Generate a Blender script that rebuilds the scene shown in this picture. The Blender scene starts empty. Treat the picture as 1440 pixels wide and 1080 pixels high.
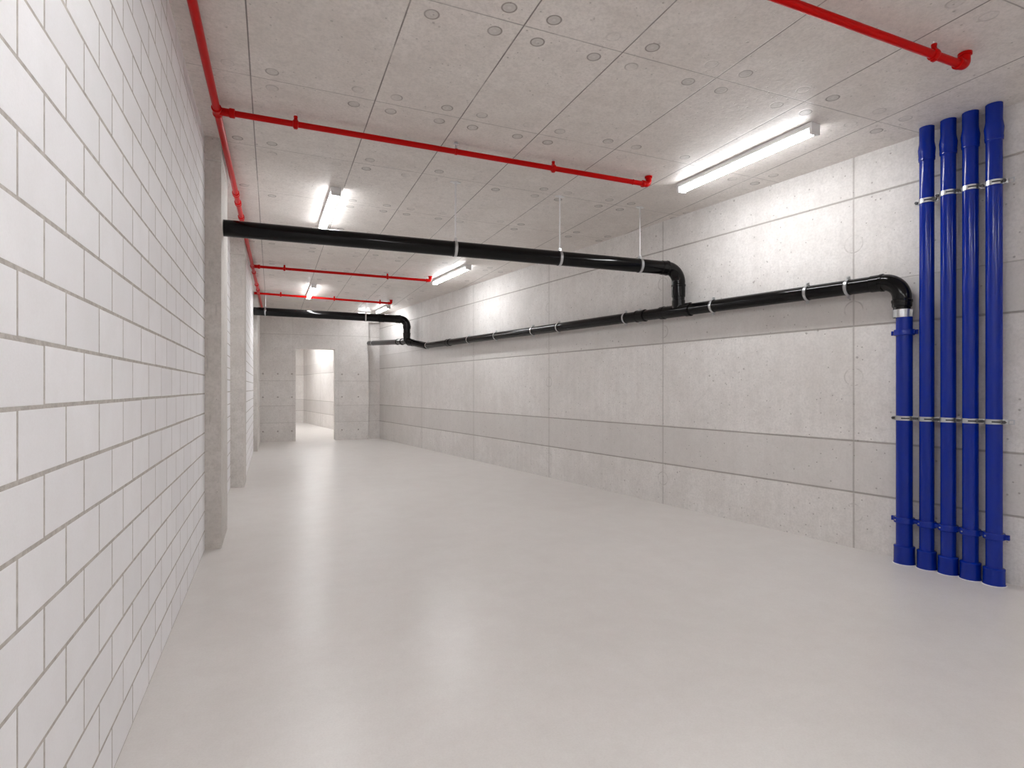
import bpy, bmesh, math, random
from mathutils import Vector, Matrix
random.seed(7)
SC = bpy.context.scene
COL = SC.collection
V3 = Vector

# ------------------------------------------------------------------ layout
F_PX, HORIZON = 785.0, 546.0
YAW = math.atan(338.0 / 785.0)
EYE = 1.141
def ceil_z(x, y): return 2.932 - 0.033 * x - 0.006 * y
WN = V3((1.0, 0.1536, 0.0)).normalized()          # towards the right-hand wall
WT = V3((-0.1536, 1.0, 0.0)).normalized()         # along that wall, away from the camera
WALL_ANG = math.atan2(WT.y, WT.x)
def wall_pt(y, off, z): return V3((4.2376 - 0.1536 * y, y, z)) - WN * off

# ------------------------------------------------------------------ node helpers
class NT:
    def __init__(s, name):
        s.m = bpy.data.materials.new(name); s.m.use_nodes = True
        s.t = s.m.node_tree; s.b = s.t.nodes['Principled BSDF']
    def n(s, typ, **kw):
        o = s.t.nodes.new(typ)
        for k, v in kw.items(): setattr(o, k, v)
        return o
    def put(s, sock, v):
        if hasattr(v, 'is_output'): s.t.links.new(v, sock)
        else: sock.default_value = v
    def math(s, op, a, b=None, c=None, clamp=False):
        o = s.n('ShaderNodeMath', operation=op); o.use_clamp = clamp
        s.put(o.inputs[0], a)
        if b is not None: s.put(o.inputs[1], b)
        if c is not None: s.put(o.inputs[2], c)
        return o.outputs[0]
    def ramp(s, v, a, b, lo=0.0, hi=1.0):
        o = s.n('ShaderNodeMapRange'); o.interpolation_type = 'SMOOTHSTEP'
        s.put(o.inputs[0], v)
        for i, x in enumerate((a, b, lo, hi)): s.put(o.inputs[i + 1], x)
        return o.outputs[0]
    def mix(s, f, a, b, blend='MIX'):
        o = s.n('ShaderNodeMix', data_type='RGBA', blend_type=blend)
        s.put(o.inputs[0], f)
        s.put(o.inputs[6], a if hasattr(a, 'is_output') else (*a, 1))
        s.put(o.inputs[7], b if hasattr(b, 'is_output') else (*b, 1))
        return o.outputs[2]
    def coord(s):
        tc = s.n('ShaderNodeTexCoord').outputs['Object']
        sp = s.n('ShaderNodeSeparateXYZ'); s.put(sp.inputs[0], tc)
        return tc, sp.outputs[0], sp.outputs[1], sp.outputs[2]
    def scaled(s, v, sc):
        o = s.n('ShaderNodeMapping'); s.put(o.inputs['Vector'], v); o.inputs['Scale'].default_value = sc
        return o.outputs[0]
    def noise(s, v, scale, detail=4, rough=.55):
        o = s.n('ShaderNodeTexNoise'); s.put(o.inputs['Vector'], v)
        o.inputs['Scale'].default_value = scale; o.inputs['Detail'].default_value = detail
        o.inputs['Roughness'].default_value = rough
        return o.outputs['Fac']
    def pores(s, v, scale, size, keep):
        o = s.n('ShaderNodeTexVoronoi'); s.put(o.inputs['Vector'], v); o.inputs['Scale'].default_value = scale
        sp = s.n('ShaderNodeSeparateColor'); s.put(sp.inputs[0], o.outputs['Color'])
        r = s.math('MULTIPLY', sp.outputs[1], size)
        hole = s.ramp(s.math('SUBTRACT', o.outputs['Distance'], r), -.03, .03, 1.0, 0.0)
        return s.math('MULTIPLY', hole, s.math('GREATER_THAN', sp.outputs[0], 1 - keep))
    def near(s, x, vals):
        d = None
        for v in vals:
            e = s.math('ABSOLUTE', s.math('SUBTRACT', x, v))
            d = e if d is None else s.math('MINIMUM', d, e)
        return d
    def vmax(s, *a):
        r = a[0]
        for b in a[1:]: r = s.math('MAXIMUM', r, b)
        return r
    def bump(s, h, dist, strength=1.0):
        o = s.n('ShaderNodeBump'); s.put(o.inputs['Height'], h)
        o.inputs['Distance'].default_value = dist; o.inputs['Strength'].default_value = strength
        s.put(s.b.inputs['Normal'], o.outputs[0])
    def out(s, col=None, rough=None, metal=None, spec=None):
        if col is not None: s.put(s.b.inputs['Base Color'], col if hasattr(col, 'is_output') else (*col, 1))
        if rough is not None: s.put(s.b.inputs['Roughness'], rough)
        if metal is not None: s.put(s.b.inputs['Metallic'], metal)
        if spec is not None: s.put(s.b.inputs['Specular IOR Level'], spec)
        return s.m

def plain(name, col, rough=.5, metal=0.0, spec=.5, coat=0.0):
    t = NT(name); tc, x, y, z = t.coord()
    f = t.noise(tc, 14, 3)
    c = t.mix(t.ramp(f, .3, .7), [k * .985 for k in col], [min(1, k * 1.015) for k in col])
    r = rough
    t.b.inputs['Coat Weight'].default_value = coat
    t.b.inputs['Coat Roughness'].default_value = .12
    return t.out(c, r, metal, spec)

# ------------------------------------------------------------------ concrete
def concrete(name, light, dark, mode):
    t = NT(name); tc, x, y, z = t.coord()
    big = t.noise(tc, .9, 5, .6); mid = t.noise(tc, 4.5, 6, .65); fine = t.noise(tc, 60, 3, .7)
    f = t.math('ADD', t.math('MULTIPLY', big, .55), t.math('MULTIPLY', mid, .45))
    col = t.mix(t.ramp(f, .38, .62), dark, light)
    col = t.mix(t.ramp(fine, .38, .70, 0.0, .36), col, [k * .70 for k in dark])
    col = t.mix(t.ramp(t.noise(tc, 19, 4, .7), .46, .70, 0, .42), col, [k * .80 for k in dark])
    h = t.math('MULTIPLY', fine, .25)
    pore = t.vmax(t.pores(tc, 11, .10, .30), t.pores(tc, 34, .20, .30))
    pore_amt = .45
    if mode == 'right':
        st = t.noise(t.scaled(tc, (9, 1, .55)), 1.6, 5, .6)      # board streaks run upright
        col = t.mix(t.ramp(st, .35, .7, 0, .22), col, [k * .80 for k in dark])
        band = t.vmax(t.math('MULTIPLY', t.math('GREATER_THAN', z, .398), t.math('LESS_THAN', z, .765)),
                      t.math('MULTIPLY', t.math('GREATER_THAN', z, 1.583), t.math('LESS_THAN', z, 1.88)))
        col = t.mix(t.math('MULTIPLY', band, .50), col, [k * .82 for k in dark])
        top = t.math('GREATER_THAN', z, 2.497)
        ys = (10.466, 8.392, 6.372, 4.475, 2.70, .80, -1.1)
        xs = [(v - 0) / WT.y for v in ys]
        dv = t.near(x, xs); dh = t.near(z, (.398, .765, 1.583, 2.497)); dh2 = t.near(z, (1.88,))
        wob = t.math('MULTIPLY', t.noise(t.scaled(tc, (1, 1, 6)), 3, 2), .004)
        jl = t.vmax(t.ramp(t.math('SUBTRACT', dv, wob), 0, .008, .42, 0),
                    t.ramp(t.math('SUBTRACT', dh, wob), .001, .008, .62, 0),
                    t.ramp(dh2, .001, .006, .35, 0))
        zr = t.near(z, (.25, 1.22, 1.70, 2.17))
        rr = t.math('SQRT', t.math('ADD', t.math('MULTIPLY', dv, dv), t.math('MULTIPLY', zr, zr)))
        ring = t.ramp(t.math('ABSOLUTE', t.math('SUBTRACT', rr, .062)), 0, .008, .38, 0)
        jl = t.math('MAXIMUM', jl, t.math('MULTIPLY', ring, t.ramp(mid, .42, .6)))
        damp = t.math('MULTIPLY', t.ramp(dv, 0, .10, .35, 0), t.ramp(mid, .4, .65))
        col = t.mix(damp, col, [k * .78 for k in dark])
        h = t.math('SUBTRACT', h, t.math('MULTIPLY', jl, 1.5))
        col = t.mix(jl, col, (.20, .175, .15))
        t.out(rough=.62, spec=.35)
    elif mode == 'ceiling':
        v = t.math('ADD', y, t.math('MULTIPLY', x, .061))
        dx = t.near(x, (-1.3, -.70, -.11, .578, 1.112, 1.653, 2.24, 2.87, 3.47, 4.06))
        dy = t.near(v, [3.49 + k * .985 for k in range(-1, 10)] + [1.56, .58, -.40, -1.38])
        jl = t.vmax(t.ramp(dx, .0012, .0055, .85, 0), t.ramp(dy, .001, .0045, .55, 0))
        jl = t.math('MULTIPLY', jl, t.ramp(t.noise(tc, 2.5, 3), .25, .5, .35, 1.0))
        ax = t.math('SUBTRACT', dx, .112); ay = t.math('SUBTRACT', dy, .09)
        rr = t.math('SQRT', t.math('ADD', t.math('MULTIPLY', ax, ax), t.math('MULTIPLY', ay, ay)))
        cell = t.noise(t.scaled(tc, (1, 1, 0)), 3.1, 0)
        disc = t.ramp(rr, .031, .036, 1, 0)
        rim = t.ramp(t.math('ABSOLUTE', t.math('SUBTRACT', rr, .033)), .001, .006, 1, 0)
        dot = t.ramp(rr, .006, .011, 1, 0)
        vis = t.ramp(cell, .36, .62, .12, 1.0)
        col = t.mix(t.math('MULTIPLY', t.math('MULTIPLY', disc, vis), .55), col, (.43, .41, .39))
        col = t.mix(t.math('MULTIPLY', t.math('MULTIPLY', rim, vis), .8), col, (.22, .19, .165))
        col = t.mix(t.math('MULTIPLY', t.math('MULTIPLY', dot, vis), .6), col, (.68, .66, .63))
        smear = t.math('MULTIPLY', t.ramp(t.noise(tc, 17, 5, .7), .63, .74), t.ramp(dy, 0, .45, 1, .25))
        col = t.mix(t.math('MULTIPLY', smear, .62), col, (.27, .235, .205))
        h = t.math('SUBTRACT', h, t.math('ADD', jl, t.math('MULTIPLY', rim, .5)))
        h = t.math('ADD', h, t.math('MULTIPLY', t.noise(tc, 26, 4, .6), 1.1))
        col = t.mix(jl, col, (.13, .11, .095))
        t.out(rough=.42, spec=.45)
        pore_amt = .35
    elif mode == 'far':
        dh = t.near(z, (.40, .765, 1.30, 2.30)); dv = t.near(x, (.42, 1.36))
        jl = t.vmax(t.ramp(dh, .001, .008, .35, 0), t.ramp(dv, .001, .006, .18, 0))
        band = t.math('MULTIPLY', t.math('GREATER_THAN', z, .40), t.math('LESS_THAN', z, .765))
        col = t.mix(t.math('MULTIPLY', band, .18), col, [k * .8 for k in dark])
        zr = t.near(z, (.22, .95, 1.45)); xr = t.near(x, (-.17, .12, .40, 1.43, 1.78))
        rr = t.math('SQRT', t.math('ADD', t.math('MULTIPLY', xr, xr), t.math('MULTIPLY', zr, zr)))
        jl = t.math('MAXIMUM', jl, t.ramp(rr, .012, .022, .65, 0))
        col = t.mix(jl, col, (.20, .175, .15))
        t.out(rough=.7, spec=.3)
    else:
        scratch = t.ramp(t.noise(t.scaled(tc, (6, 6, 1)), 5, 4, .6), .60, .70, 0, .4)
        col = t.mix(scratch, col, [k * .6 for k in dark])
        t.out(rough=.75, spec=.25)
    col = t.mix(t.math('MULTIPLY', pore, pore_amt), col, (.17, .145, .125))
    h = t.math('SUBTRACT', h, t.math('MULTIPLY', pore, .8))
    t.bump(h, .003, .7)
    return t.out(col)

M = {}
M['wall_concrete'] = concrete('wall concrete', (.78, .757, .738), (.68, .652, .628), 'right')
M['ceiling_concrete'] = concrete('ceiling concrete', (.80, .757, .722), (.71, .662, .622), 'ceiling')
M['far_concrete'] = concrete('far wall concrete', (.76, .735, .715), (.67, .64, .615), 'far')
M['pillar_concrete'] = concrete('pillar concrete', (.68, .65, .62), (.58, .545, .51), 'plain')

def floor_mat():
    t = NT('polished screed floor'); tc, x, y, z = t.coord()
    big = t.noise(tc, .7, 5, .6); mid = t.noise(tc, 5, 6, .65); fine = t.noise(tc, 130, 3, .7)
    f = t.math('ADD', t.math('MULTIPLY', big, .5), t.math('MULTIPLY', mid, .5))
    col = t.mix(t.ramp(f, .32, .68), (.645, .617, .594), (.71, .688, .667))
    col = t.mix(t.ramp(fine, .35, .75, 0, .22), col, (.47, .435, .405))
    col = t.mix(t.math('MULTIPLY', t.noise(tc, 34, 3, .6), .30, clamp=True), col, (.50, .465, .435))
    rough = t.math('MULTIPLY_ADD', t.noise(tc, 3.2, 4), .05, .285)
    t.bump(t.math('ADD', t.math('MULTIPLY', mid, .6), t.math('MULTIPLY', fine, .10)), .0035, .16)
    return t.out(col, rough, spec=.38)
M['floor'] = floor_mat()

def brick_mat():
    t = NT('white lime sand block'); tc, x, y, z = t.coord()
    geo = t.n('ShaderNodeNewGeometry').outputs['Random Per Island']
    mid = t.noise(tc, 7, 5, .6); fine = t.noise(tc, 170, 3, .7)
    col = t.mix(geo, (.85, .845, .86), (.91, .905, .92))
    col = t.mix(t.ramp(mid, .35, .7, 0, .3), col, (.79, .775, .775))
    col = t.mix(t.ramp(fine, .3, .75, 0, .12), col, (.66, .64, .63))
    t.bump(t.math('ADD', t.math('MULTIPLY', fine, .5), mid), .0015, .5)
    return t.out(col, .72, spec=.3)
def mortar_mat():
    t = NT('grey mortar'); tc, x, y, z = t.coord()
    f = t.noise(tc, 40, 5, .7)
    col = t.mix(t.ramp(f, .3, .7), (.42, .39, .36), (.58, .545, .51))
    t.bump(f, .004, .8)
    return t.out(col, .9, spec=.2)
M['brick'] = brick_mat(); M['mortar'] = mortar_mat()
M['black'] = plain('black pipe plastic', (.0040, .0037, .0038), .12, 0, .24)
M['blue'] = plain('blue painted pipe', (.0006, .0175, .255), .16, 0, .34, 0)
M['red'] = plain('red enamel pipe', (.50, .0016, .0014), .29, 0, .13, 0)
M['zinc'] = plain('galvanized steel', (.56, .57, .58), .30, 1.0)
M['rod'] = plain('zinc plated rod', (.80, .80, .80), .4, .15)
M['slot'] = plain('dark rubber', (.015, .015, .016), .6)
M['lamp_white'] = plain('white lamp enamel', (.80, .80, .80), .45)
M['seal'] = plain('pale sealant', (.82, .81, .80), .6)
def glow(name, strength):
    """diffuser of a batten lamp: brightest towards the floor"""
    t = NT(name)
    sp = t.n('ShaderNodeSeparateXYZ'); t.put(sp.inputs[0], t.n('ShaderNodeNewGeometry').outputs['Normal'])
    down = t.math('MULTIPLY', sp.outputs[2], -1.0)
    t.put(t.b.inputs['Emission Strength'], t.math('MULTIPLY', t.ramp(down, -.4, .75, .18, 1.0), strength))
    t.b.inputs['Emission Color'].default_value = (.97, .985, 1.0, 1)
    return t.out((.9, .9, .9), .4)
M['tube'] = glow('lit lamp diffuser', 20.0)
M['tube_wall'] = glow('lit lamp diffuser of the wall row', 14.5)
M['dark_steel'] = plain('dark steel bolts', (.10, .10, .105), .35, 1.0)

# ------------------------------------------------------------------ mesh building
ORIG = {}
def frame(d):
    d = V3(d).normalized()
    up = V3((0, 0, 1)) if abs(d.z) < .95 else V3((1, 0, 0))
    a = up.cross(d).normalized(); return a, d.cross(a).normalized(), d
class MB:
    def __init__(s): s.bm = bmesh.new(); s.mi = 0
    def face(s, vs):
        try:
            f = s.bm.faces.new(vs); f.material_index = s.mi; return f
        except ValueError: return None
    def lathe(s, p0, d, prof, seg=32, caps=True):
        """prof = [(distance along d, radius)]"""
        p0 = V3(p0); a, b, d = frame(d); rings = []
        for t, r in prof:
            rings.append([s.bm.verts.new(p0 + d * t + (a * math.cos(q) + b * math.sin(q)) * r)
                          for q in (2 * math.pi * i / seg for i in range(seg))])
        for R, S in zip(rings, rings[1:]):
            for i in range(seg): s.face((R[i], R[(i + 1) % seg], S[(i + 1) % seg], S[i]))
        if caps: s.face(rings[0][::-1]); s.face(rings[-1])
        return s
    def rod(s, a, b, r, seg=24):
        a, b = V3(a), V3(b); return s.lathe(a, b - a, [(0, r), ((b - a).length, r)], seg)
    def band(s, p0, d, r, w, th=.003, seg=32):
        """hollow ring: inner radius r, width w"""
        e = min(th, w) * .3
        return s.lathe(p0, d, [(-w/2, r), (-w/2, r + th - e), (-w/2 + e, r + th), (w/2 - e, r + th), (w/2, r + th - e), (w/2, r), (-w/2, r)], seg, False)
    def sweep(s, pts, r, seg=24, caps=True):
        pts = [V3(p) for p in pts]; n = len(pts); rings = []; a = None
        for i, p in enumerate(pts):
            d = (pts[min(i + 1, n - 1)] - pts[max(i - 1, 0)]).normalized()
            if a is None: a, b, _ = frame(d)
            a = (a - d * a.dot(d)).normalized(); b = d.cross(a)
            rings.append([s.bm.verts.new(p + (a * math.cos(q) + b * math.sin(q)) * r) for q in (2 * math.pi * j / seg for j in range(seg))])
        for R, S in zip(rings, rings[1:]):
            for i in range(seg): s.face((R[i], R[(i + 1) % seg], S[(i + 1) % seg], S[i]))
        if caps: s.face(rings[0][::-1]); s.face(rings[-1])
        return s
    def box(s, c, size, rot=None, bev=0.0):
        c = V3(c); hx, hy, hz = (k / 2 for k in size); R = rot or Matrix.Identity(3)
        vs = [s.bm.verts.new(c + R @ V3((sx * hx, sy * hy, sz * hz))) for sx in (-1, 1) for sy in (-1, 1) for sz in (-1, 1)]
        fs = [s.face([vs[i] for i in q]) for q in ((0, 1, 3, 2), (4, 6, 7, 5), (0, 4, 5, 1), (2, 3, 7, 6), (0, 2, 6, 4), (1, 5, 7, 3))]
        if bev:
            es = list({e for f in fs for e in f.edges})
            r = bmesh.ops.bevel(s.bm, geom=es, offset=bev, segments=2, affect='EDGES', profile=.5, clamp_overlap=True)
            for f in r['faces']: f.material_index = s.mi
        return s
    def prism(s, poly, z0, z1):
        """upright prism over a plan polygon; z0, z1 numbers or functions of (x, y)"""
        g = lambda z, p: z(*p) if callable(z) else z
        lo = [s.bm.verts.new((*p, g(z0, p))) for p in poly]; hi = [s.bm.verts.new((*p, g(z1, p))) for p in poly]
        n = len(poly)
        for i in range(n): s.face((lo[i], lo[(i + 1) % n], hi[(i + 1) % n], hi[i]))
        s.face(lo[::-1]); s.face(hi)
        return s
    def build(s, name, mats, parent=None, origin=None, rot=None, smooth=True, angle=32):
        bmesh.ops.recalc_face_normals(s.bm, faces=s.bm.faces)
        o0 = ORIG.get(parent.name, V3()) if parent else V3(origin or (0, 0, 0))
        mt = Matrix.Translation(-o0)
        if rot is not None: mt = rot.to_4x4().inverted() @ mt
        s.bm.transform(mt)
        me = bpy.data.meshes.new(name); s.bm.to_mesh(me); s.bm.free()
        for m in (mats if isinstance(mats, (list, tuple)) else [mats]): me.materials.append(m)
        if smooth:
            for p in me.polygons: p.use_smooth = True
            me.set_sharp_from_angle(angle=math.radians(angle))
        ob = bpy.data.objects.new(name, me); COL.objects.link(ob)
        if parent: ob.parent = parent
        else:
            ob.location = o0
            if rot is not None: ob.rotation_euler = rot.to_euler()
        ORIG[ob.name] = o0
        return ob

def tag(o, label, cat, group=None):
    o['label'] = label; o['category'] = cat
    if group: o['group'] = group
    return o
def thing(name, label, cat, loc=(0, 0, 0), group=None):
    o = bpy.data.objects.new(name, None); COL.objects.link(o); o.location = loc
    o.empty_display_size = .1; ORIG[o.name] = V3(loc)
    return tag(o, label, cat, group)
def struct(o): o['kind'] = 'structure'; return o
def copy_tree(o, parent=None):
    c = o.copy(); COL.objects.link(c); c.parent = parent
    for ch in list(o.children): copy_tree(ch, c)
    return c
def place(o, loc, axis_x=None, axis_z=None, axis_y=None):
    o.location = loc
    if axis_x is not None:
        X = V3(axis_x).normalized()
        if axis_z is not None: Z = (V3(axis_z) - X * V3(axis_z).dot(X)).normalized(); Y = Z.cross(X)
        o.rotation_euler = Matrix((X, Y, Z)).transposed().to_euler()

def arc(p_in, corner, p_out, rad, n=10):
    """rounded corner of a pipe run"""
    c = V3(corner); a = (V3(p_in) - c).normalized(); b = (V3(p_out) - c).normalized()
    half = math.acos(max(-1, min(1, a.dot(b)))) / 2
    d = rad / math.tan(half); ctr = c + (a + b).normalized() * (rad / math.sin(half))
    s, e = c + a * d - ctr, c + b * d - ctr
    tot = s.angle(e); ax = s.cross(e).normalized()
    return [ctr + Matrix.Rotation(tot * i / n, 3, ax) @ s for i in range(n + 1)]

# ------------------------------------------------------------------ the room
Y0 = -5.0
TOPZ = 3.02
def wx(y): return 4.2376 - .1536 * y
m = MB(); m.prism([(-.9, Y0 - .2), (wx(Y0) + .3, Y0 - .2), (wx(13.4) + .3, 13.4), (2.6, 20.2), (-2.0, 20.2), (-2.0, 12.5), (-.9, 12.5)], -.12, 0)
struct(m.build('floor', M['floor'], smooth=False))
m = MB(); m.prism([(-.9, Y0 - .2), (wx(Y0) + .3, Y0 - .2), (wx(13.4) + .3, 13.4), (2.6, 20.2), (-2.0, 20.2), (-2.0, 12.5), (-.9, 12.5)],
                  lambda x, y: ceil_z(x, y), lambda x, y: ceil_z(x, y) + .2)
struct(m.build('ceiling', M['ceiling_concrete'], smooth=False))

# right-hand concrete wall, its own axes: x along the wall, z up
R = Matrix((WT, -WN, V3((0, 0, 1)))).transposed()
a, b = wall_pt(Y0, 0, 0), wall_pt(13.05, 0, 0)
m = MB(); m.prism([a.to_2d(), b.to_2d(), (b + WN * .25).to_2d(), (a + WN * .25).to_2d()], 0, TOPZ - .02)
struct(m.build('wall_right', M['wall_concrete'], origin=wall_pt(0, 0, 0), rot=R, smooth=False))

# far wall with the doorway, a groove and a set-back strip beside it
def fy(x): return 12.945 - .072 * x
TH = .25
m = MB()
m.prism([(-.80, fy(-.80)), (.476, fy(.476)), (.476, fy(.476) + TH), (-.80, fy(-.80) + TH)], 0, TOPZ)
m.prism([(1.279, fy(1.279)), (2.0, fy(2.0)), (2.0, fy(2.0) + TH), (1.279, fy(1.279) + TH)], 0, TOPZ)
m.prism([(.476, fy(.476)), (1.279, fy(1.279)), (1.279, fy(1.279) + TH), (.476, fy(.476) + TH)], 2.0, TOPZ)
struct(m.build('wall_far', M['far_concrete'], smooth=False))
m = MB(); m.prism([(1.985, 12.91), (2.36, 12.875), (2.36, 13.1), (1.985, 13.1)], 0, TOPZ)
struct(m.build('trim_1', M['far_concrete'], smooth=False))
m = MB(); m.prism([(2.0, 12.79), (2.30, 12.78), (2.30, 12.92), (2.0, 12.92)], 2.62, lambda x, y: ceil_z(x, y) + .01)
struct(m.build('trim_2', M['far_concrete'], smooth=False))

# the room beyond the doorway
cx, cy = .982, 19.893
def rx(y): return cx - (y - cy) * .1536
m = MB(); m.prism([(rx(13.1) , 13.1), (rx(20.1), 20.1), (rx(20.1) + .2, 20.1), (rx(13.1) + .2, 13.1)], 0, TOPZ)
Rr = Matrix((WT, -WN, V3((0, 0, 1)))).transposed()
struct(m.build('wall_corridor_right', M['wall_concrete'], origin=(rx(13.1), 13.1, 0), rot=Rr, smooth=False))
m = MB(); m.prism([(-1.6, cy), (cx + .1, cy), (cx + .1, cy + .2), (-1.6, cy + .2)], 0, TOPZ)
Rb = Matrix((V3((1, 0, 0)), V3((0, 1, 0)), V3((0, 0, 1)))).transposed()
struct(m.build('wall_corridor_far', M['wall_concrete'], origin=(-1.6, cy, 0), smooth=False))
m = MB(); m.prism([(-1.0, 13.1), (-.8, 13.1), (-.8, 20.1), (-1.0, 20.1)], 0, TOPZ)  # unseen wall, set close in so more light bounces
struct(m.build('wall_corridor_left', M['far_concrete'], smooth=False))
m = MB(); m.prism([(-1.0, 13.05), (-.78, 13.05), (-.78, 13.25), (-1.0, 13.25)], 0, TOPZ)
struct(m.build('wall_corridor_near', M['far_concrete'], smooth=False))
# wall behind the camera
m = MB(); m.prism([(-.9, Y0 - .2), (wx(Y0) + .2, Y0 - .2), (wx(Y0) + .2, Y0), (-.9, Y0)], 0, TOPZ)
struct(m.build('wall_near', M['far_concrete'], smooth=False))

# ------------------------------------------------------------------ white block walls on the left
COURSES = [1.103 - .138 * k for k in range(8, 0, -1)] + [1.103 + .1305 * k for k in range(0, 15)]
def block_wall(name, x, ya, yb, ph=1.317):
    """blocks stand a millimetre proud of the mortar bed"""
    m = MB(); L, J, JV = .2685, .0095, .0092
    m.mi = 1
    m.prism([(x - .25, ya), (x - .0005, ya), (x - .0005, yb), (x - .25, yb)], 0, TOPZ - .02)
    m.mi = 0
    zs = COURSES
    for k in range(len(zs) - 1):
        z0, z1 = zs[k] + J / 2, min(zs[k + 1] - J / 2, TOPZ - .03)
        if z0 < .012: z0 = .004
        off = ph + (L / 2 if (k - 8) % 2 == 0 else 0)
        i = math.floor((ya - off) / L)
        while off + i * L < yb:
            p, q = off + i * L + JV / 2, off + (i + 1) * L - JV / 2
            p, q = max(p, ya + .001), min(q, yb - .001)
            if q - p > .02:
                e = .0016; jx = random.uniform(-.0001, .0001)
                jz = random.uniform(-.0008, .0008); jy = random.uniform(-.0008, .0008)
                xb, xm, xf = x - .003, x - .0003 + jx, x + jx
                def ring(xx, d): return [m.bm.verts.new((xx, yy, zz)) for yy, zz in
                    ((p + d + jy, z0 + d + jz), (q - d + jy, z0 + d + jz), (q - d + jy, z1 - d + jz), (p + d + jy, z1 - d + jz))]
                A, B, Cc = ring(xb, 0), ring(xm, 0), ring(xf, e)
                for P, Q in ((A, B), (B, Cc)):
                    for s in range(4): m.face((P[s], P[(s + 1) % 4], Q[(s + 1) % 4], Q[s]))
                m.face(Cc)
            i += 1
    return struct(m.build(name, [M['brick'], M['mortar']], smooth=False))
block_wall('wall_left', -.434, Y0, 4.474)
block_wall('wall_left_bay', -.434, 5.071, 7.129)
block_wall('wall_left_end', -.302, 7.655, 11.048)
m = MB(); m.prism([(-.6, 11.6), (-.232, 11.6), (-.227, 12.97), (-.6, 12.97)], 0, TOPZ)
struct(m.build('wall_left_corner', M['far_concrete'], smooth=False))

def pillar(x1, ya, yb, zb, lip=.014):
    m = MB()
    m.prism([(-.68, ya), (x1, ya), (x1, yb), (-.68, yb)], 0, zb)
    m.prism([(-.68, ya - lip), (x1 + .003, ya - lip), (x1 + .003, yb), (-.68, yb)], zb, lambda x, y: ceil_z(x, y) + .01)
    return struct(m.build('pillar', M['pillar_concrete'], smooth=False))
pillar(-.330, 4.475, 5.07, 2.755); pillar(-.290, 7.13, 7.654, 2.675); pillar(-.234, 11.05, 11.6, 2.70, .004)

# ------------------------------------------------------------------ red sprinkler lines
RD = .065
def mx(y): return -.322 + .0144 * (y - 3.0)
def rz(x, y): return ceil_z(x, y) - RD
def mp(y): return V3((mx(y), y, rz(mx(y), y)))
RG = 'red sprinkler branch lines under the ceiling'
main = thing('sprinkler_main_pipe', 'long red sprinkler main running under the ceiling beside the white block wall', 'pipe', mp(4.0))
a, b = mp(Y0 + .05), mp(12.75)
MB().rod(a, b, .0215, 20).build('pipe', M['red'], main)
dm = (b - a).normalized()
for y in (5.44, 5.70, 6.15, 8.9, 9.9, 10.4):
    MB().lathe(mp(y) - dm * .035, dm, [(0, .0225), (.004, .029), (.018, .029), (.022, .026), (.048, .026), (.052, .029), (.066, .029), (.07, .0225)], 20).build('coupling', M['red'], main)
BR = [  # start point on the main, end point, label
    (V3((mx(1.83), 1.83, 0)), V3((3.184, 1.668, 0)), 'nearest red sprinkler branch, its end turning up near the four tall blue pipes'),
    (V3((mx(3.885), 3.885, 0)), V3((2.744, 3.636, 0)), 'red sprinkler branch before the near hanging black pipe, ending beside the large lamp'),
    (V3((mx(8.48), 8.48, 0)), V3((2.173, 8.131, 0)), 'red sprinkler branch beyond the near hanging black pipe, ending beside a smaller lamp'),
    (V3((-.296, 10.78, 0)), V3((2.062, 10.531, 0)), 'farthest red sprinkler branch, just in front of the far black drain pipe'),
]
def on_branch(i, x):
    a, b, _ = BR[i]; t = (x - a.x) / (b.x - a.x); p = a.lerp(b, t); p.z = rz(p.x, p.y); return p
for i, (a, b, lab) in enumerate(BR):
    a = on_branch(i, a.x); b = on_branch(i, b.x); d = (b - a).normalized()
    o = thing('sprinkler_branch_pipe', lab, 'pipe', a, RG)
    MB().rod(a + d * .02, b - d * .03, .019, 20).build('pipe', M['red'], o)
    t = MB()
    t.lathe(a + d * .015, d, [(0, .024), (.05, .024), (.056, .029), (.082, .029), (.086, .022)], 20)
    if i < 3:
        t.lathe(a - dm * .045, dm, [(0, .023), (.003, .029), (.014, .029), (.018, .0265), (.072, .0265), (.076, .029), (.087, .029), (.09, .023)], 20)
    t.build('tee_fitting', M['red'], o)
    e = MB(); up = V3((b.x, b.y, ceil_z(b.x, b.y) - .001))
    pts = arc(b - d * .09, b, up, .026, 8)
    e.sweep([b - d * .055] + pts + [up - V3((0, 0, .012))], .0235, 20)
    e.lathe(b - d * .062, d, [(0, .0195), (.003, .027), (.018, .027), (.021, .0235)], 20)
    e.lathe(up, V3((0, 0, -1)), [(0, .030), (.012, .030), (.015, .0235)], 20)
    e.build('elbow', M['red'], o)
    if i == 1: MB().band(b - d * .14, d, .0188, .006, .003, 20).build('pipe_joint', M['red'], o)

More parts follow.
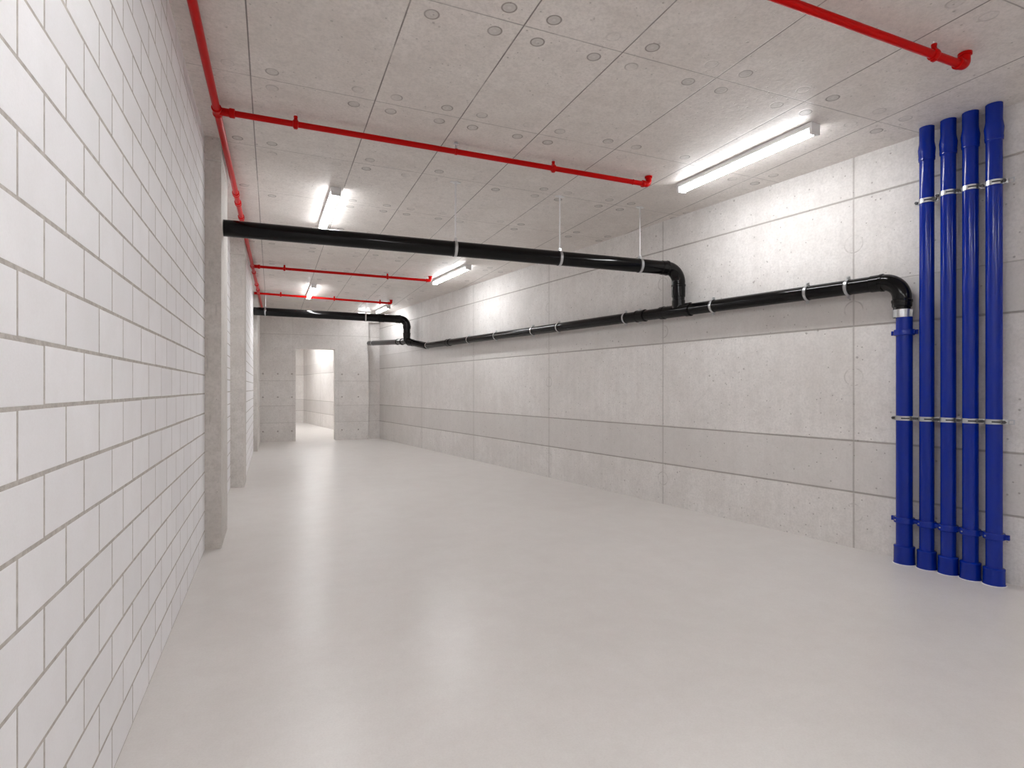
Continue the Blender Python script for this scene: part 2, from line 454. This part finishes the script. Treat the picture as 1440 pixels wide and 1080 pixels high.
# saddle hangers that hold the red branches
def red_hanger(p, d, label):
    o = thing('sprinkler_pipe_hanger', label, 'pipe hanger', p, 'red saddle hangers on the sprinkler branches')
    s = MB(); s.lathe(p - d * .016, d, [(0, .0195), (.002, .025), (.010, .027), (.022, .027), (.030, .025), (.032, .0195)], 20)
    s.box(p + V3((0, 0, -.026)), (.022, .022, .008), bev=.002)
    s.lathe(p + V3((0, 0, .018)), (0, 0, 1), [(0, .021), (.008, .014), (.018, .011), (.026, .0125), (.033, .0125), (.035, .009)], 16)
    s.build('saddle_clamp', M['red'], o)
    q = V3((p.x, p.y, ceil_z(p.x, p.y) - .001))
    MB().rod(p + V3((0, 0, .048)), q, .005, 12).build('screw', M['rod'], o)
    return o
RH = [(0, 1.30, 'red saddle hanger on the nearest sprinkler branch, out above the view'),
      (0, 2.953, 'red saddle hanger just short of the upturned end of the nearest sprinkler branch'),
      (1, .142, 'red saddle hanger on the second sprinkler branch, the one nearest the block wall'),
      (1, 1.93, 'red saddle hanger on the second sprinkler branch, between steel rod and upturned end'),
      (2, .164, 'small red saddle hanger on the third sprinkler branch, near its tee with the main'),
      (2, 1.556, 'small red saddle hanger on the third sprinkler branch, near its upturned end'),
      (3, .149, 'tiny red saddle hanger on the farthest sprinkler branch, near the block wall'),
      (3, 1.05, 'tiny red saddle hanger halfway along the farthest sprinkler branch'),
      (3, 1.86, 'tiny red saddle hanger beside the upturned end of the farthest sprinkler branch')]
for i, x, lab in RH[1:]:
    a, b = on_branch(i, x - .1), on_branch(i, x + .1)
    red_hanger(on_branch(i, x), (b - a).normalized(), lab)
# plain steel hook over the branch, next to the first rod
p = on_branch(1, 1.192); q = V3((p.x, p.y, ceil_z(p.x, p.y) - .001))
o = thing('sprinkler_pipe_hanger', 'bare steel hook holding the second sprinkler branch at the ceiling', 'pipe hanger', p, 'red saddle hangers on the sprinkler branches')
s = MB(); s.band(p, on_branch(1, 1.3) - p, .0192, .018, .003, 20); s.build('saddle_clamp', M['red'], o)
s = MB(); s.rod(p + V3((0, 0, .021)), q, .006, 12); s.rod(q - V3((-.02, .0, .014)), q - V3((.02, 0, .010)), .007, 12); s.rod(q - V3((0, 0, .006)), q, .015, 14)
s.build('hook', M['zinc'], o)

# ------------------------------------------------------------------ black drain pipes
OFF = .088; RW = .053
def wp_z(y): return 1.849 + (y - 2.35) * .0098
def wp(y): return wall_pt(y, OFF, wp_z(y))
def socket(m, p, d, r, l=.07, rr=.008, seg=32):
    """pipe socket with a rounded rubber-ring bead at the end"""
    m.lathe(p, d, [(0, r), (.003, r + rr * .7), (.006, r + rr), (.020, r + rr), (.024, r + rr * .55), (l - .004, r + rr * .5), (l, r)], seg, False)

# near hanging pipe: pillar -> elbow -> tee in the wall pipe
PA = V3((-.329, 4.680, 2.338)); PV = wp(4.205); PT = V3((PV.x, PV.y, 2.258))
RU = .062
du = (PT - PA).normalized()
up_pipe = thing('drain_pipe', 'thick black drain pipe hanging below the ceiling from the first pillar to the right wall', 'pipe', PA)
bend = arc(PA, PT, PV, .125, 14)
MB().rod(PA, bend[0] - du * .02, RU, 40).build('pipe', M['black'], up_pipe)
e = MB(); e.sweep([bend[0] - du * .03] + bend + [bend[-1] - V3((0, 0, .02))], RU * .985, 40)
socket(e, bend[0] + du * .012, -du, RU, .075, .007, 40)
e.build('elbow', M['black'], up_pipe)
e = MB(); e.rod(bend[-1], (PV.x, PV.y, PV.z + .03), .056, 36)
socket(e, V3((PV.x, PV.y, bend[-1].z - .02)), V3((0, 0, -1)), .058, .12, .008, 36)
e.band((PV.x, PV.y, bend[-1].z + .004), (0, 0, 1), .058, .012, .004, 36)
e.build('down_pipe', M['black'], up_pipe)
MB().band(PA + du * .62, du, RU - .0004, .012, .0012, 40).build('pipe_joint', M['black'], up_pipe)

# wall pipe
wall_pipe = thing('drain_pipe', 'black drain pipe running along the right concrete wall down to the shortest blue pipe', 'pipe', wp(4.0))
B1 = V3((3.791, 2.348, 0))
corner = V3((B1.x, B1.y, wp_z(2.35)))
bend = arc(wp(3.5), corner, corner - V3((0, 0, 1)), .115, 14)
far_end = wp(10.05)
dw = (far_end - bend[0]).normalized()
MB().rod(bend[0] + dw * .02, far_end, RW, 36).build('pipe', M['black'], wall_pipe)
e = MB(); e.sweep([bend[0] + dw * .03] + bend + [bend[-1] - V3((0, 0, .02))], RW * 1.03, 40)
socket(e, bend[0] - dw * .01, dw, RW, .085, .007, 40)
socket(e, bend[-1] - V3((0, 0, .012)), V3((0, 0, -1)), RW, .05, .007, 40)
e.build('elbow', M['black'], wall_pipe)
MB().rod(bend[-1] - V3((0, 0, .02)), (B1.x, B1.y, 1.655), .049, 36).build('spigot', M['black'], wall_pipe)
t = MB(); t.lathe(wp(4.42), -dw, [(0, RW), (.003, RW + .008), (.05, RW + .009), (.055, RW + .005), (.31, RW + .005), (.315, RW + .010), (.36, RW + .010), (.365, RW)], 36, False)
t.lathe(PV + V3((0, 0, .02)), (0, 0, 1), [(0, .060), (.075, .060), (.08, .056)], 36, False)
t.build('tee_fitting', M['black'], wall_pipe)
for y in (4.62, 9.05):
    s = MB(); s.lathe(wp(y), dw, [(0, RW), (.003, RW + .008), (.02, RW + .008), (.024, RW + .005), (.1, RW + .005), (.104, RW + .008), (.12, RW + .008), (.123, RW)], 36, False)
    s.build('coupling', M['black'], wall_pipe)
s = MB(); s.lathe((B1.x, B1.y, 1.603), (0, 0, 1), [(0, .049), (.001, .0525), (.052, .0525), (.053, .049)], 36, False)
s.box(V3((B1.x, B1.y, 1.628)) - WT * .058, (.014, .020, .046), R, .002)
s.build('steel_coupling', M['zinc'], wall_pipe)['label'] = 'shiny steel band coupling'

# far hanging pipe, with its own bends into the wall pipe and a stub to the far wall
FA = V3((-.290, 10.92, 2.512)); FC = V3((2.375, 10.60, 2.455)); FT = V3((2.375, 10.60, 2.035))
RF = .073
df = (FC - FA).normalized()
far_pipe = thing('drain_pipe', 'far black drain pipe high in front of the wall with the doorway', 'pipe', FA)
bend = arc(FA, FC, FT, .13, 12)
MB().rod(FA, bend[0], RF, 32).build('pipe', M['black'], far_pipe)
e = MB(); e.sweep([bend[0] - df * .02] + bend + [bend[-1] - V3((0, 0, .02))], RF * .98, 32); socket(e, bend[0] + df * .01, -df, RF, .10, .010)
socket(e, bend[-1] + V3((0, 0, .01)), V3((0, 0, -1)), .07, .06, .008)
e.build('elbow', M['black'], far_pipe)
e = MB(); e.rod(bend[-1], FT, .064, 32); socket(e, V3((FT.x, FT.y, 2.20)), V3((0, 0, -1)), .064, .07, .010); e.build('down_pipe', M['black'], far_pipe)
s = MB(); s.lathe(FA + df * 2.16, df, [(0, RF), (.004, RF + .009), (.03, RF + .009), (.034, RF + .005), (.10, RF + .005), (.104, RF)], 32, False); s.build('coupling', M['black'], far_pipe)
ob = arc(FC, FT, far_end, .085, 8)
e = MB(); e.sweep([V3((FT.x, FT.y, FT.z + .12))] + ob + [ob[-1].lerp(far_end, .25)], .066, 28); socket(e, ob[-1], far_end - FT, .064, .09, .010); e.build('offset_bend', M['black'], far_pipe)
MB().rod(ob[-1], far_end, .061, 28).build('offset_pipe', M['black'], far_pipe)
FE = V3((2.01, 12.775, 2.15)); dfe = (FE - FT).normalized()
e = MB(); e.rod(FT, FE, .053, 28); socket(e, FT + dfe * .22, dfe, .053, .1, .012); socket(e, FT + dfe * .45, dfe, .053, .1, .008); e.build('stub_pipe', M['black'], far_pipe)

# ------------------------------------------------------------------ steel clamps on the wall pipe
def clamp_proto(name, r, w, label, cat, group, lugs=True, stud=OFF):
    """local axes: x along the pipe, y to the wall, z up"""
    o = thing(name, label, cat, (0, 0, 0), group)
    MB().band((0, 0, 0), (1, 0, 0), r + .0005, w, .0035, 36).build('band', M['zinc'], o)
    s = MB(); s.band((0, 0, 0), (1, 0, 0), r + .0002, w + .012, .0022, 36); s.build('rubber_lining', M['slot'], o)
    if lugs:
        for sg in (1, -1):
            l = MB(); l.box((-.004, .004, sg * (r + .014)), (w * .9, .003, .022)); l.box((-.004, .012, sg * (r + .014)), (w * .9, .003, .022))
            l.rod((-.004, -.006, sg * (r + .016)), (-.004, .024, sg * (r + .016)), .0038, 10)
            l.rod((-.004, -.009, sg * (r + .016)), (-.004, -.002, sg * (r + .016)), .0075, 6)
            l.build('lug', M['zinc'], o)
    MB().rod((0, r + .003, 0), (0, stud - .001, 0), .006, 12).build('stud', M['zinc'], o)
    return o
WC = [(2.692, 'wide steel clamp on the black wall pipe next to the bend above the blue pipes'),
      (2.982, 'wide steel clamp on the black wall pipe, second from the bend above the blue pipes'),
      (3.819, 'steel clamp on the black wall pipe on the blue-pipe side of the tee'),
      (4.70, 'steel clamp on the black wall pipe just beyond the tee'),
      (4.90, 'steel clamp on the black wall pipe, second one beyond the tee'),
      (6.045, 'steel clamp on the black wall pipe, third one beyond the tee'),
      (6.596, 'steel clamp on the black wall pipe, fourth one beyond the tee'),
      (7.541, 'small steel clamp on the black wall pipe, fifth one beyond the tee'),
      (8.376, 'small steel clamp on the black wall pipe, sixth one beyond the tee'),
      (9.98, 'last small steel clamp on the black wall pipe where it leaves the wall')]
pr = clamp_proto('pipe_clamp', RW, .020, 'x', 'pipe clamp', 'steel clamps on the black wall pipe')
for i, (y, lab) in enumerate(WC):
    o = pr if i == 0 else copy_tree(pr)
    # RW + .008 fits over the socket bodies too
    p = wp(y); place(o, p, -dw, (0, 0, 1)); o['label'] = lab

# the clamp frames above have y towards the wall only if x runs to the camera
# ------------------------------------------------------------------ rod hangers of the hanging pipes
def rod_hanger(p, d, r, label, w=.022, rod=.0065):
    q = V3((p.x, p.y, ceil_z(p.x, p.y)))
    o = thing('rod_hanger', label, 'pipe hanger', p, 'steel rod hangers carrying the black drain pipes')
    s = MB(); s.band(p, d, r + .0005, w, .0035, 36); s.build('clamp_band', M['zinc'], o)
    s = MB(); s.band(p - d * .003, d, r + .0002, w + .012, .0022, 36); s.build('rubber_lining', M['slot'], o)
    s = MB()
    for sg in (-1, 1):
        s.box(p + V3((0, sg * .010, r + .012)), (w, .003, .026)); s.rod(p + V3((0, sg * .004, r + .016)), p + V3((0, sg * .022, r + .016)), .006, 8)
    s.rod(p + V3((0, 0, r + .003)), p + V3((0, 0, r + .030)), .009, 10)
    s.build('lug', M['zinc'], o)
    MB().rod(p + V3((0, 0, r + .02)), q - V3((0, 0, .006)), rod, 14).build('rod', M['rod'], o)
    s = MB(); s.lathe(q - V3((0, 0, .012)), (0, 0, 1), [(0, .010), (.006, .010), (.006, .028), (.0115, .028)], 20); s.box(q - V3((0, 0, .003)), (.085, .03, .005))
    s.build('ceiling_plate', M['rod'], o)
    return o
for x, lab in ((1.407, 'steel rod hanger on the near black drain pipe, passing up behind the second red branch'),
               (2.326, 'steel rod hanger in the middle of the three on the near black drain pipe'),
               (3.105, 'steel rod hanger on the near black drain pipe next to its elbow')):
    rod_hanger(PA + du * ((x - PA.x) / du.x), du, RU, lab)
for x, lab in ((1.62, 'small steel rod hanger on the far black drain pipe above the doorway wall'),
               (-.10, 'small steel rod hanger on the far black drain pipe beside the farthest pillar')):
    rod_hanger(FA + df * ((x - FA.x) / df.x), df, RF, lab, .02, .006)
p = FT + dfe * 1.95
o = thing('pipe_clamp', 'small steel clamp on the black stub pipe entering the far wall', 'pipe clamp', p)
MB().band(p, dfe, .0535, .022, .004, 28).build('band', M['zinc'], o)
s = MB(); s.rod(p + V3((.05, .012, 0)), V3((wx(p.y) - .012, p.y + .03, p.z)), .006, 10); s.build('stud', M['zinc'], o)

# ------------------------------------------------------------------ blue riser pipes
YS = [2.347, 2.222, 2.109, 1.999, 1.888]
RO = .085
BL = ['thicker, shorter blue pipe under the black elbow, first of the five by the wall',
      'tall blue pipe standing next to the shorter thick blue one',
      'second tall blue pipe from the thick short one, tall pipes on both sides',
      'third tall blue pipe from the thick short one, next to the outermost',
      'outermost tall blue pipe, standing nearest the camera with bare wall beside it']
WORD = ['the thick short blue pipe under the black elbow', 'the first tall blue pipe', 'the second tall blue pipe', 'the third tall blue pipe', 'the outermost tall blue pipe']
BASET = [.115, .115, .107, .104, .097]; COLZ = .283
def blue_collar(m, p, r):
    m.lathe(p - V3((0, 0, .020)), (0, 0, 1), [(0, r), (.001, r + .009), (.004, r + .012), (.034, r + .012), (.039, r + .010), (.040, r)], 36, False)
    for sg in (-1, 1):
        m.box(p + WT * sg * (r + .019) + WN * .004, (.024, .014, .030), R, .002)
        m.box(p + WT * sg * (r + .015) - WN * .010, (.014, .014, .022), R, .002)
for i, y in enumerate(YS):
    p = wall_pt(y, RO, 0); r = .0465 if i == 0 else .0395
    top = 1.605 if i == 0 else ceil_z(p.x, p.y) - .001
    o = thing('riser_pipe', BL[i], 'pipe', p, 'blue pipes standing by the right wall')
    bt = BASET[i]
    MB().lathe(p + V3((0, 0, .002)), (0, 0, 1), [(0, r), (top - .004 if i == 0 else 2.60, r)] , 40).build('pipe', M['blue'], o)
    s = MB(); s.lathe(p + V3((0, 0, .001)), (0, 0, 1), [(0, r + .0145), (.004, r + .0150), (.006, r + .0125), (bt - .012, r + .0120), (bt - .008, r + .0130), (bt - .003, r + .0120), (bt, r + .008), (bt + .002, r)], 40, False)
    s.build('base_socket', M['blue'], o)
    s = MB(); s.lathe(p, (0, 0, 1), [(0, r + .019), (.0025, r + .018), (.003, r)], 40, False); s.build('sealant_ring', M['seal'], o)['label'] = 'pale ring of sealant on the floor'
    s = MB(); blue_collar(s, p + V3((0, 0, COLZ)), r); c = s.build('collar', M['blue'], o)
    s = MB()
    for an in (-.55,): 
        dd = (Matrix.Rotation(an, 3, 'Z') @ -WN); s.rod(p + V3((0, 0, COLZ)) + dd * (r + .010), p + V3((0, 0, COLZ)) + dd * (r + .016), .0045, 10)
    s.build('bolt', M['zinc'], c)
    if i == 0:
        s = MB(); blue_collar(s, p + V3((0, 0, 1.504)), r); c = s.build('collar', M['blue'], o)
        MB().rod(p + V3((0, 0, 1.504)) + WN * (r + .004), p + V3((0, 0, 1.504)) + WN * (RO - .001), .006, 10).build('stud', M['blue'], c)
    else:
        s = MB(); s.lathe(p, (0, 0, 1), [(2.578, r), (2.582, r + .004), (2.600, r + .0055), (2.606, r + .0045), (2.632, r + .006), (2.652, r + .0075), (2.672, r + .0045), (2.690, r + .0018), (2.70, r + .001), (top, r + .001)], 40)
        s.build('coupling', M['blue'], o)
    MB().rod(p + V3((0, 0, COLZ)) + WN * (r + .004), p + V3((0, 0, COLZ)) + WN * (RO - .001), .006, 10).build('stud', M['zinc'], c if i else o)

# galvanized brackets round the blue pipes
def bracket(i, z, label, group, last=False, first=False):
    p = wall_pt(YS[i], RO, z); r = .0465 if i == 0 else .0395
    o = thing('pipe_bracket', label, 'pipe bracket', p, group)
    MB().lathe(p - V3((0, 0, .0145)), (0, 0, 1), [(0, r + .0003), (0, r + .003), (.001, r + .0045), (.028, r + .0045), (.029, r + .003), (.029, r + .0003)], 40, False).build('band', M['zinc'], o)
    s = MB(); f = (-WN * .80 - WT * .45).normalized()            # the slot looks into the room
    for k in range(-3, 4):
        f2 = Matrix.Rotation(k * .13, 3, 'Z') @ f; t2 = V3((-f2.y, f2.x, 0)); Rm = Matrix((t2, f2, V3((0, 0, 1)))).transposed()
        s.box(p + f2 * (r + .0044), (.0066, .0024, .0085), Rm)
    s.build('slot', M['slot'], o)
    for sg in (1, -1):
        l = MB(); q = p + WT * sg * (r + .012)
        l.box(q - WN * .006, (.022, .0035, .027), R, .0008); l.box(q + WN * .008, (.022, .0035, .027), R, .0008)
        g = l.build('bolt_lug', M['zinc'], o); l = MB()
        l.rod(q - WN * .020, q + WN * .016, .0045, 10); l.rod(q - WN * .022, q - WN * .008, .0095, 6); l.rod(q + WN * .010, q + WN * .018, .0095, 6)
        l.build('bolt', M['dark_steel'], g)
    if last:
        l = MB(); q = p - WT * (r + .036) + WN * .010
        l.box(q + V3((0, 0, .011)), (.03, .004, .006), R); l.box(q - V3((0, 0, .011)), (.03, .004, .006), R)
        l.box(q - WT * .012, (.006, .004, .028), R); l.box(q + WT * .012, (.006, .004, .028), R)
        l.build('end_loop', M['zinc'], o)
    MB().rod(p + WN * (r + .003), p + WN * (RO - .001), .006, 12).build('stud', M['zinc'], o)
for i in range(5):
    bracket(i, .9465, 'slotted steel bracket at mid height round ' + WORD[i], 'steel brackets at mid height on the blue pipes', last=i == 4)
for i in range(1, 5):
    bracket(i, (0, 2.325, 2.341, 2.338, 2.333)[i], 'slotted steel bracket near the top of ' + WORD[i], 'steel brackets near the top of the blue pipes', last=i == 4)

# ------------------------------------------------------------------ fluorescent batten lamps
LG = 'fluorescent batten lamps on the ceiling'
def lamp(a, b, label, w=.084, h=.072, tube='tube'):
    """a, b: ends of the batten on the ceiling"""
    a = V3((a[0], a[1], ceil_z(*a))); b = V3((b[0], b[1], ceil_z(*b))); d = (b - a).normalized(); L = (b - a).length
    sd = V3((0, 0, 1)).cross(d).normalized(); upv = d.cross(sd)
    Rm = Matrix((d, sd, upv)).transposed(); mid = (a + b) / 2
    o = thing('ceiling_lamp', label, 'lamp', mid, LG)
    s = MB(); s.box(mid - upv * (.0005 + .017), (L, w, .034), Rm, .002); s.build('housing', M['lamp_white'], o)
    s = MB()
    s.box(mid - upv * .048, (L - .012, .068, .034), Rm, .012)
    s.build('diffuser', M[tube], o)
    for e, sg in ((a, 1), (b, -1)):
        s = MB(); s.box(e + d * sg * .010 - upv * (h / 2 + .001), (.022, w * .96, h), Rm, .003); s.build('end_cap', M['lamp_white'], o)
    return o
lamp((3.117 + .029, 2.47), (3.047 + .029, 3.653), 'largest fluorescent lamp in view, on the ceiling close to the blue pipes', tube='tube_wall')
lamp((.512, 5.04), (.495, 6.23), 'fluorescent lamp above the near black drain pipe, close to the block wall side')
lamp((2.402 + .03, 7.124), (2.275 + .03, 8.363), 'fluorescent lamp seen below the near black drain pipe, close to the concrete wall', tube='tube_wall')
lamp((.633, 9.69), (.62, 10.88), 'small fluorescent lamp between the two far red branches, straight before the doorway wall')
lamp((2.13, 11.15), (2.05, 11.95), 'tiny far fluorescent lamp near the corner, above the far pipe elbow', tube='tube_wall')
lamp((1.70, 12.36), (1.98, 12.33), 'tiny short lamp against the far wall just above the far black pipe', tube='tube_wall')
lamp((.46, .30), (.445, 1.49), 'added fluorescent lamp above the camera, out of view')  # unseen, added for brightness where the left row would carry on
lamp((3.62, -2.20), (3.50, -1.0), 'added fluorescent lamp behind the camera by the concrete wall, out of view')  # unseen, added for brightness at the next place in the right row
lamp((.44, -4.1), (.43, -2.9), 'added fluorescent lamp far behind the camera by the block wall, out of view')  # unseen, added for brightness further back along the left row
lamp((.42, 16.9), (.40, 18.1), 'added fluorescent lamp hidden in the room beyond the doorway, over its middle')  # added out of sight to light the room beyond
lamp((1.15, 16.5), (.97, 17.7), 'added fill lamp hidden in the room beyond the doorway, along its right wall')  # unseen extra lamp, added to brighten the far room's right wall
lamp((-.3, 14.2), (-.3, 15.4), 'added fill lamp hidden in the room beyond the doorway, near its left wall')  # unseen extra lamp, added to lift the far room's brightness
lamp((1.32, 14.6), (1.14, 15.8), 'added fill lamp hidden in the room beyond the doorway, near its right wall')  # added out of sight so the doorway view comes out brighter
lamp((.45, -1.9), (.44, -.7), 'added fill lamp just behind the camera by the block wall, out of view')  # unseen extra lamp, added to raise the ambient light

# ------------------------------------------------------------------ camera and look
cam = bpy.data.cameras.new('camera'); co = bpy.data.objects.new('camera', cam); COL.objects.link(co)
co.location = (0, 0, EYE); co.rotation_euler = (math.pi / 2, 0, -YAW)
cam.sensor_width = 36; cam.sensor_fit = 'HORIZONTAL'; cam.lens = F_PX * 36 / 1440
cam.shift_y = (HORIZON - 540) / 1440; cam.clip_start = .02; cam.clip_end = 100
SC.camera = co
w = bpy.data.worlds.new('world'); SC.world = w; w.use_nodes = True
w.node_tree.nodes['Background'].inputs[0].default_value = (.05, .05, .05, 1)
SC.view_settings.view_transform = 'Standard'; SC.view_settings.look = 'None'
SC.view_settings.exposure = 2.06; SC.view_settings.gamma = 1.0; SC.view_settings.use_curve_mapping = False
SC.cycles.max_bounces = 14; SC.cycles.diffuse_bounces = 9; SC.cycles.glossy_bounces = 5
SC.cycles.sample_clamp_indirect = 6.0
